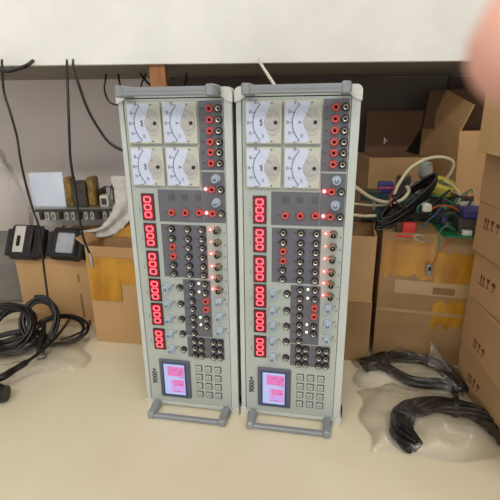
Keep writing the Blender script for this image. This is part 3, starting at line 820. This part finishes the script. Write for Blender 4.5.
# ------------------------------------------------------------------ bagged cables, lower right
gR = 'bagged black cable bundles on the right of the table'
def bundle(label, pts, strands, spread, r, seed):
    rr = random.Random(seed); P = curve(pts, 3); c = P[0].copy(); c.z = 0
    t = empty('cable_bundle', label, 'cable', c, 0, gR)
    for s in range(strands):
        a = 2*PI*s/strands; q = []
        ph = rr.uniform(0, 6)
        for i, p in enumerate(P):
            d = (P[min(i+1, len(P)-1)]-P[max(i-1, 0)]).normalized(); w = Vector((0, 0, 1)); sd = d.cross(w).normalized()
            aa = a+i*.12
            off = sd*spread*math.cos(aa)*(1+.15*math.sin(i*.5+ph))+w*spread*.55*(math.sin(aa)+1)
            q.append(p+off-c+Vector((0, 0, r)))
        MB().tube(q, r, 'cable_black', 6, 2).build('strand', t)
    return t
A = [onz(364, 369), onz(372, 366), onz(384, 362), onz(396, 360), onz(410, 361), onz(424, 364), onz(440, 371), onz(452, 382), onz(462, 396)]
b1 = bundle('black cable bundle in clear bag in front of the large worn carton', A, 7, .0135, .0045, 1)
A2 = [onz(366, 374), onz(380, 371), onz(394, 379), onz(410, 388), onz(428, 391), onz(446, 392), onz(456, 400)]
for s in range(2):
    q = [p+Vector((0, .012*s, .012+.006*s)) - Vector(b1.location) for p in A2]; MB().tube(q, .0062, 'cable_black', 8, 4).build('strand', b1)
ctr = onz(438, 437)
C2 = []
for k in range(17):
    a = math.radians(205-k*14)
    C2.append(Vector((ctr.x+.022+.090*math.cos(a), ctr.y-.005+.078*math.sin(a), 0)))
b2 = bundle('large ring of black cable in clear bag at the front right of the table', C2, 9, .017, .0045, 2)
for k in (4, 10):
    p = C2[k]-Vector(b2.location); pd = (C2[k+1]-C2[k-1]).normalized()
    MB().tube([p-pd*.004+Vector((0, 0, .014)), p+pd*.004+Vector((0, 0, .014))], .0215, 'cable_black', 14, 1).build('cable_tie', b2)
tag(pillow_bag(onz(409, 377), .235, .115, .046, -.20, 13, amp=.006).build('plastic_bag'), 'clear bag over the cable bundle in front of the large worn carton', 'plastic bag')
tag(pillow_bag(onz(430, 424), .25, .17, .045, -.1, 17, amp=.006).build('plastic_bag'), 'clear bag around the ring of black cable at the front right', 'plastic bag')
cor = [at(433, 353, .86), at(425, 338, .875)]
tag(MB().slab([onz(428, 366, .04), onz(452, 372, .035), onz(440, 350, .06), onz(431, 341, .085)], .0006, 'clear_film').build('bag_flap'), 'clear bag corner standing up against the large worn carton', 'plastic bag')

# ------------------------------------------------------------------ electronics on the big worn carton
ZT = .3165
def onbox(x, y, dz=0): return onz(x, y, ZT+dz)
pc = empty('circuit_board', 'green circuit board with dark parts sticking out over the worn carton', 'circuit board', (.452, .862, ZT+.001), math.radians(-12))
MB().box((-.045, -.03, 0), (.05, .14, .002), 'pcb_green').build('board', pc)
MB().box((-.044, -.029, .002), (.045, -.012, .0026), 'pcb_green').build('solder_mask', pc)
MB().box((-.012, .0, .002), (.045, .05, .034), 'dark_part', bev=.003).build('relay', pc)
MB().box((-.006, -.004, .034), (.046, .044, .054), 'blue_part', bev=.004).build('coil', pc, label='blue wound coil')
MB().box((-.006, -.018, .002), (.012, -.004, .012), 'white_plastic', bev=.001).build('connector', pc)
MB().lathe([(.006, 0), (.006, .02)], 'dark_part', 14, Matrix.Translation((-.03, .02, .002))).build('capacitor', pc)
MB().lathe([(.006, 0), (.006, .022)], 'blue_part', 14, Matrix.Translation((-.03, .05, .002))).build('capacitor', pc)
MB().box((.0, .055, .05), (.034, .066, .058), 'white_plastic', bev=.001).build('connector', pc)
pc2 = empty('circuit_board', 'dark green circuit board standing behind the wires on the worn carton', 'circuit board', (.385, 1.0, ZT+.001), math.radians(-20))
MB().slab([(-.03, 0, 0), (.14, 0, 0), (.14, .04, .055), (-.03, .04, .055)], .003, 'pcb_dark').build('board', pc2)
for k in range(9):
    x = -.02+.018*k; zz = .006+.016*(k % 3); MB().box((x, zz*.53-.012, zz), (x+.011, zz*.53+.002, zz+.012), 'dark_part' if k % 2 else 'pcb_dark', bev=.001).build('component', pc2)
hp = empty('circuit_board', 'dark teal circuit board buried under the black cable coil', 'circuit board', (.33, .985, ZT+.001), math.radians(-8))
MB().slab([(-.06, 0, 0), (.05, 0, 0), (.05, .07, .05), (-.06, .07, .05)], .003, 'pcb_dark').build('board', hp)
for k in range(7):
    x = -.05+.014*k; MB().box((x, .02+.004*(k % 3), .016), (x+.009, .034, .03+.008*(k % 3)), ['dark_part', 'grey_cap', 'cable_brown'][k % 3], bev=.001).build('component', hp)
# black adapters / parts behind
for k, (x, y, Y, w, h_, d, m, lab) in enumerate(((386, 182, 1.09, .04, .055, .03, 'blue_part', 'dark purple block at the left of the electronics heap'),
        (372, 190, 1.09, .05, .04, .03, 'dark_part', 'dark grey block at the far left of the electronics heap'),
        (404, 176, 1.09, .035, .07, .03, 'dark_part', 'black block beneath the white cable loop in the electronics heap'),
        (415, 183, 1.08, .03, .05, .03, 'grey_cap', 'grey block beside the grey sensor cap in the electronics heap'),
        (438, 195, 1.08, .09, .045, .03, 'dark_part', 'wide black block under the yellow tape roll'))):
    p = at(x, y, Y)
    tag(MB().box((-w/2, -d/2, 0), (w/2, d/2, max(.02, p.z-ZT)), m, bev=.004).box((-w*.3, -d/2-.002, .01), (w*.3, -d/2, .018), 'black_matte').build('electronic_module', loc=(p.x, Y, ZT+.001), rz=-.2-.1*k), lab, 'electronic part')
# grey sensor cap on a stem
g = at(425, 176, 1.045)
sc_ = empty('sensor', 'pale grey round sensor cap above the electronics heap', 'electronic part', (g.x, 1.045, ZT+.001))
MB().lathe([(.006, 0), (.006, g.z-ZT-.004)], 'dark_part', 12).build('stem', sc_)
MB().lathe([(.012, g.z-ZT-.006), (.0165, g.z-ZT), (.0165, g.z-ZT+.012), (.014, g.z-ZT+.028), (.008, g.z-ZT+.034)], 'grey_cap', 22).build('cap', sc_)
# yellow roll
g = at(441, 193, 1.0)
yr = empty('tape_roll', 'yellow-green tape roll lying on the electronics heap', 'tape', (g.x, 1.01, ZT+.001), -.2)
X = Matrix.Translation((0, 0, g.z-ZT+.004)) @ Matrix.Rotation(.35, 4, 'X') @ Matrix.Rotation(.25, 4, 'Y')
MB().lathe([(.014, 0), (.032, 0), (.033, .003), (.033, .019), (.032, .022), (.014, .022), (.014, .002)], 'roll_yellow', 28, X, cap=False).build('tape', yr)
MB().lathe([(.011, .002), (.0139, .002), (.0139, .021), (.011, .021), (.011, .003)], 'roll_core', 24, X, cap=False).build('core', yr)
MB().box((-.02, -.01, 0), (.02, .02, g.z-ZT), 'dark_part').build('holder', yr)
# black cable coil (elongated)
def loop_between(pa, pb, wid, turns, seed, lift=.0):
    r = random.Random(seed); c = (pa+pb)/2; ax = (pb-pa)/2; side = Vector((-ax.y, ax.x, 0)).normalized()*.4+Vector((0, 0, 1))*.9
    pts = []
    for k in range(int(turns*12)):
        a = 2*PI*k/12; q = 1+r.uniform(-.05, .05)
        pts.append(c+ax*math.cos(a)*q+side*wid*(1-.25*(k//12)/turns)*math.sin(a)*q+Vector((0, -.0025*(k/12), lift+.0004*k)))
    return pts
pa = at(377, 228, .93); pb = at(433, 187, .95)
bk = empty('coiled_cable', 'black cable coil slung over the front edge of the electronics heap', 'cable', pa)
MB().tube([p-pa for p in loop_between(pa, pb, .022, 6.3, 4)], .0033, 'cable_black', 8, 4).build('cord', bk)
# white cables
cable('white_cable', 'ivory cable arching highest over the electronics heap', [at(389, 206, .95), at(393, 199, .95), at(396, 190, .96), at(400, 182, .97), at(410, 168.5, .99), at(425, 159.5, 1.0), at(438, 157, 1.01), at(448, 158.5, 1.02), at(453.5, 163, 1.03), at(451, 172, 1.04), at(444, 182, 1.05)], .0038, 'cable_ivory', group='ivory cables from the right tester')
cable('white_cable', 'ivory cable sagging from the right tester to a bent end on the heap', [at(330, 178, .86), at(345, 182, .88), at(354.5, 186.5, .90), at(368, 196, .91), at(378, 200.5, .92), at(388, 202.2, .93), at(398, 201.5, .93), at(405, 197, .93), at(408.8, 191, .93), at(406.5, 186, .93)], .0040, 'cable_ivory', group='ivory cables from the right tester')
cable('white_cable', 'ivory cable running level under the sagging one beside the right tester', [at(335, 205, .86), at(354, 204, .9), at(366, 205, .92), at(380, 205.5, .94), at(395, 205, .95)], .0028, 'cable_ivory', group='ivory cables from the right tester')
cable('white_cable', 'lowest ivory cable leaving the right side of the right tester', [at(335, 214, .86), at(354.5, 215, .87), at(364, 216, .88), at(375.5, 215.6, .89)], .0032, 'cable_ivory', group='ivory cables from the right tester')
cable('white_cable', 'ivory cable curling right of the yellow tape roll', [at(444, 181, 1.0), at(452, 185, .98), at(458, 191, .96), at(460, 198, .95), at(457, 205, .94)], .003, 'cable_ivory', group='ivory cables from the right tester')
# wires
wires = [('wire_green', 'green wire curving over the circuit board', [(431, 195), (440, 197), (449, 201), (455, 206), (461, 202), (468, 192)], .95, .0016),
 ('wire_orange', 'orange wire from the white plug to the circuit board', [(430, 210), (438, 206), (448, 206), (456, 209), (464, 217), (465, 225), (460, 229)], .90, .0016),
 ('wire_red', 'dark red wire rising beside the blue coil', [(440, 214), (450, 212), (460, 206), (466, 199), (474, 196)], .93, .0016),
 ('wire_green', 'green wire hanging to the small plug on the worn carton', [(455, 230), (447, 226), (440, 232), (438.5, 248), (436, 258), (431, 267)], .868, .0014),
 ('wire_orange', 'orange wire hanging to the small plug on the worn carton', [(463, 228), (455, 236), (446, 244), (439, 252), (435, 260), (431, 267)], .866, .0014),
 ('cable_black', 'thin black wire crossing above the circuit board', [(416, 214), (428, 216), (440, 213), (452, 210), (463, 210)], .915, .0018),
 ('wire_blue', 'blue-grey wire sloping down from the coil of black cable', [(442, 206), (436, 214), (428, 221), (422, 228)], .885, .0018),
 ('cable_black', 'thick black wire sloping left on the heap of electronics', [(450, 190), (440, 198), (430, 206), (420, 216), (410, 224)], .945, .0028),
 ('cable_brown', 'brown wire looped under the ivory cable', [(398, 176), (404, 182), (411, 190), (418, 198), (420, 206)], .99, .0022)]
for m, lab, pts, Y, r in wires:
    cable('wire', lab, [at(x, y, Y) for x, y in pts], r, m, 'wire', 'loose wires on the electronics heap')
rw = random.Random(21)
words = ['left end of the heap', 'black coil', 'middle of the heap', 'white plug', 'tape roll', 'blue coil', 'board edge', 'sensor cap', 'purple block', 'right end of the heap']
cols = [('cable_black', 'black'), ('cable_brown', 'brown'), ('wire_green', 'green'), ('wire_blue', 'blue-grey'), ('wire_red', 'dark red')]
for k in range(22):
    x = 384+rw.random()*76; y = 205+rw.random()*18; Y = .90+rw.random()*.07; mm, cn = cols[k % 5]
    pts = [at(x, y, Y)]
    for q in range(4):
        x += rw.uniform(-16, 16); y += rw.uniform(-12, 9); y = max(188, min(226, y)); x = max(378, min(472, x)); pts.append(at(x, y, Y+rw.uniform(-.01, .02)))
    cable('wire', 'thin '+cn+' wire tangled among others on the electronics heap', pts, rw.uniform(.0011, .002), mm, 'wire', 'thin '+cn+' wires tangled on the electronics heap')
# white plug and small hanging plug
p = at(427, 208, .90)
tag(MB().box((-.009, -.006, -.008), (.009, .006, .008), 'white_plastic', bev=.002).box((-.011, -.004, .006), (.002, .004, .011), 'white_plastic').build('white_plug', loc=p, rz=.3), 'white plug on the front of the electronics heap', 'plug')
p = at(428.5, 270, .858)
tag(MB().box((-.005, -.005, -.011), (.005, .005, .012), 'grey_cap', bev=.0015).box((-.003, -.0056, .0), (.003, -.005, .009), 'black_matte').build('hanging_plug', loc=p), 'small grey plug hanging on wires before the worn carton', 'plug')
# red clips
rc = empty('alligator_clip', 'red-handled metal clip hanging over the edge of the worn carton', 'clip', at(400, 234, .87))
o0 = Vector(rc.location)
MB().tube([at(396, 235, .868)-o0, at(404, 236, .866)-o0, at(413, 237, .864)-o0], .0028, 'clip_red').build('handle', rc, label='red handle')
MB().tube([at(413, 237, .864)-o0, at(418, 235, .864)-o0, at(423, 236.5, .862)-o0], .002, 'steel').tube([at(413, 237.5, .864)-o0, at(418, 240, .862)-o0, at(424, 242, .86)-o0], .0022, 'steel').build('jaw', rc)
p = at(410, 228, .89)
tag(MB().box((-.016, -.004, -.012), (.012, .006, .012), 'clip_red', bev=.002).box((-.03, -.003, -.014), (-.016, .006, .012), 'cable_brown', bev=.002).build('red_connector', loc=p, rz=-.2), 'red connector block beside the metal clip', 'connector')

# ------------------------------------------------------------------ hand with the fingertip in the upper right corner
def hand():
    Y = .060
    def cp(x, y, d): # point at pixel direction and distance along view
        r = ray(x, y).normalized(); return Vector((0, 0, CAM_H))+r*d
    tip = cp(506, 87, .072); root = Vector((.095, .072, CAM_H+.055))
    V = []; E = []; R = []
    def chain(pts, rad, start=None):
        prev = start
        for p, r in zip(pts, rad):
            V.append(Vector(p)); R.append(r); i = len(V)-1
            if prev is not None: E.append((prev, i))
            prev = i
        return prev
    palm = Vector((.125, .035, CAM_H+.035)); wrist = Vector((.155, -.03, CAM_H-.02)); elbow = Vector((.27, -.20, CAM_H-.20))
    chain([palm], [.024]); chain([wrist, (wrist*.75+elbow*.25), elbow], [.023, .028, .038], 0)
    # knuckles
    kn = [root, root+Vector((.006, -.006, -.020)), root+Vector((.012, -.012, -.040)), root+Vector((.018, -.016, -.058))]
    # index finger: to the tip in view
    mid1 = root.lerp(tip, .42)+Vector((.004, .016, .010)); mid2 = root.lerp(tip, .72)+Vector((.003, .014, .004))
    chain([kn[0], mid1, mid2, tip], [.0110, .0104, .0102, .0098], 0)
    for k, L in ((1, .075), (2, .070), (3, .055)):
        a = kn[k]; d1 = Vector((-.35+.05*k, .6, -.05-.02*k)).normalized(); d2 = Vector((-.25, -.1, -.5)).normalized(); d3 = Vector((.5, -.5, -.3)).normalized()
        d1 = Vector((.25, .8, -.1)).normalized()
        p1 = a+d1*L*.45; p2 = p1+d2*L*.32; p3 = p2+d3*L*.25
        chain([a, p1, p2, p3], [.0105-.0006*k, .009-.0005*k, .0084-.0005*k, .0074-.0004*k], 0)
    th = Vector((.135, .01, CAM_H+.055)); chain([th, th+Vector((-.01, -.02, .028)), th+Vector((-.022, -.012, .048))], [.0125, .0105, .0088], 0)
    me = bpy.data.meshes.new('person'); me.from_pydata([tuple(v) for v in V], E, []); me.materials.append(M['skin'])
    o = bpy.data.objects.new('person', me); COL.objects.link(o)
    md = o.modifiers.new('skin', 'SKIN'); md.use_smooth_shade = True
    me.skin_vertices.new() if not me.skin_vertices else None
    for i, r in enumerate(R): me.skin_vertices[0].data[i].radius = (r, r)
    me.skin_vertices[0].data[0].use_root = True
    s = o.modifiers.new('sub', 'SUBSURF'); s.levels = 2; s.render_levels = 2
    return o
tag(hand(), 'person whose bare blurred pink fingertip reaches in at the upper right corner', 'person')

# ------------------------------------------------------------------ camera, world
cam = bpy.data.cameras.new('camera'); co = bpy.data.objects.new('camera', cam); COL.objects.link(co)
cam.sensor_width = 36; cam.sensor_fit = 'HORIZONTAL'; cam.lens = F/500*36; cam.clip_start = .01; cam.clip_end = 50
cam.dof.use_dof = True; cam.dof.focus_distance = .78; cam.dof.aperture_fstop = 10
fw = Vector((0, math.cos(PITCH), -math.sin(PITCH))); rt = Vector((1, 0, 0)); up = rt.cross(fw)
r2 = rt*math.cos(ROLL)+up*math.sin(ROLL); u2 = -rt*math.sin(ROLL)+up*math.cos(ROLL)
m = Matrix((r2, u2, -fw)).transposed().to_4x4(); m.translation = (0, 0, CAM_H); co.matrix_world = m
S.camera = co
w = bpy.data.worlds.new('world'); S.world = w; w.use_nodes = True
w.node_tree.nodes['Background'].inputs[0].default_value = lin((240, 238, 232)); w.node_tree.nodes['Background'].inputs[1].default_value = .72
S.view_settings.view_transform = 'Standard'; S.view_settings.look = 'None'; S.view_settings.gamma = 1; S.view_settings.exposure = 0.75
S.view_settings.use_curve_mapping = False
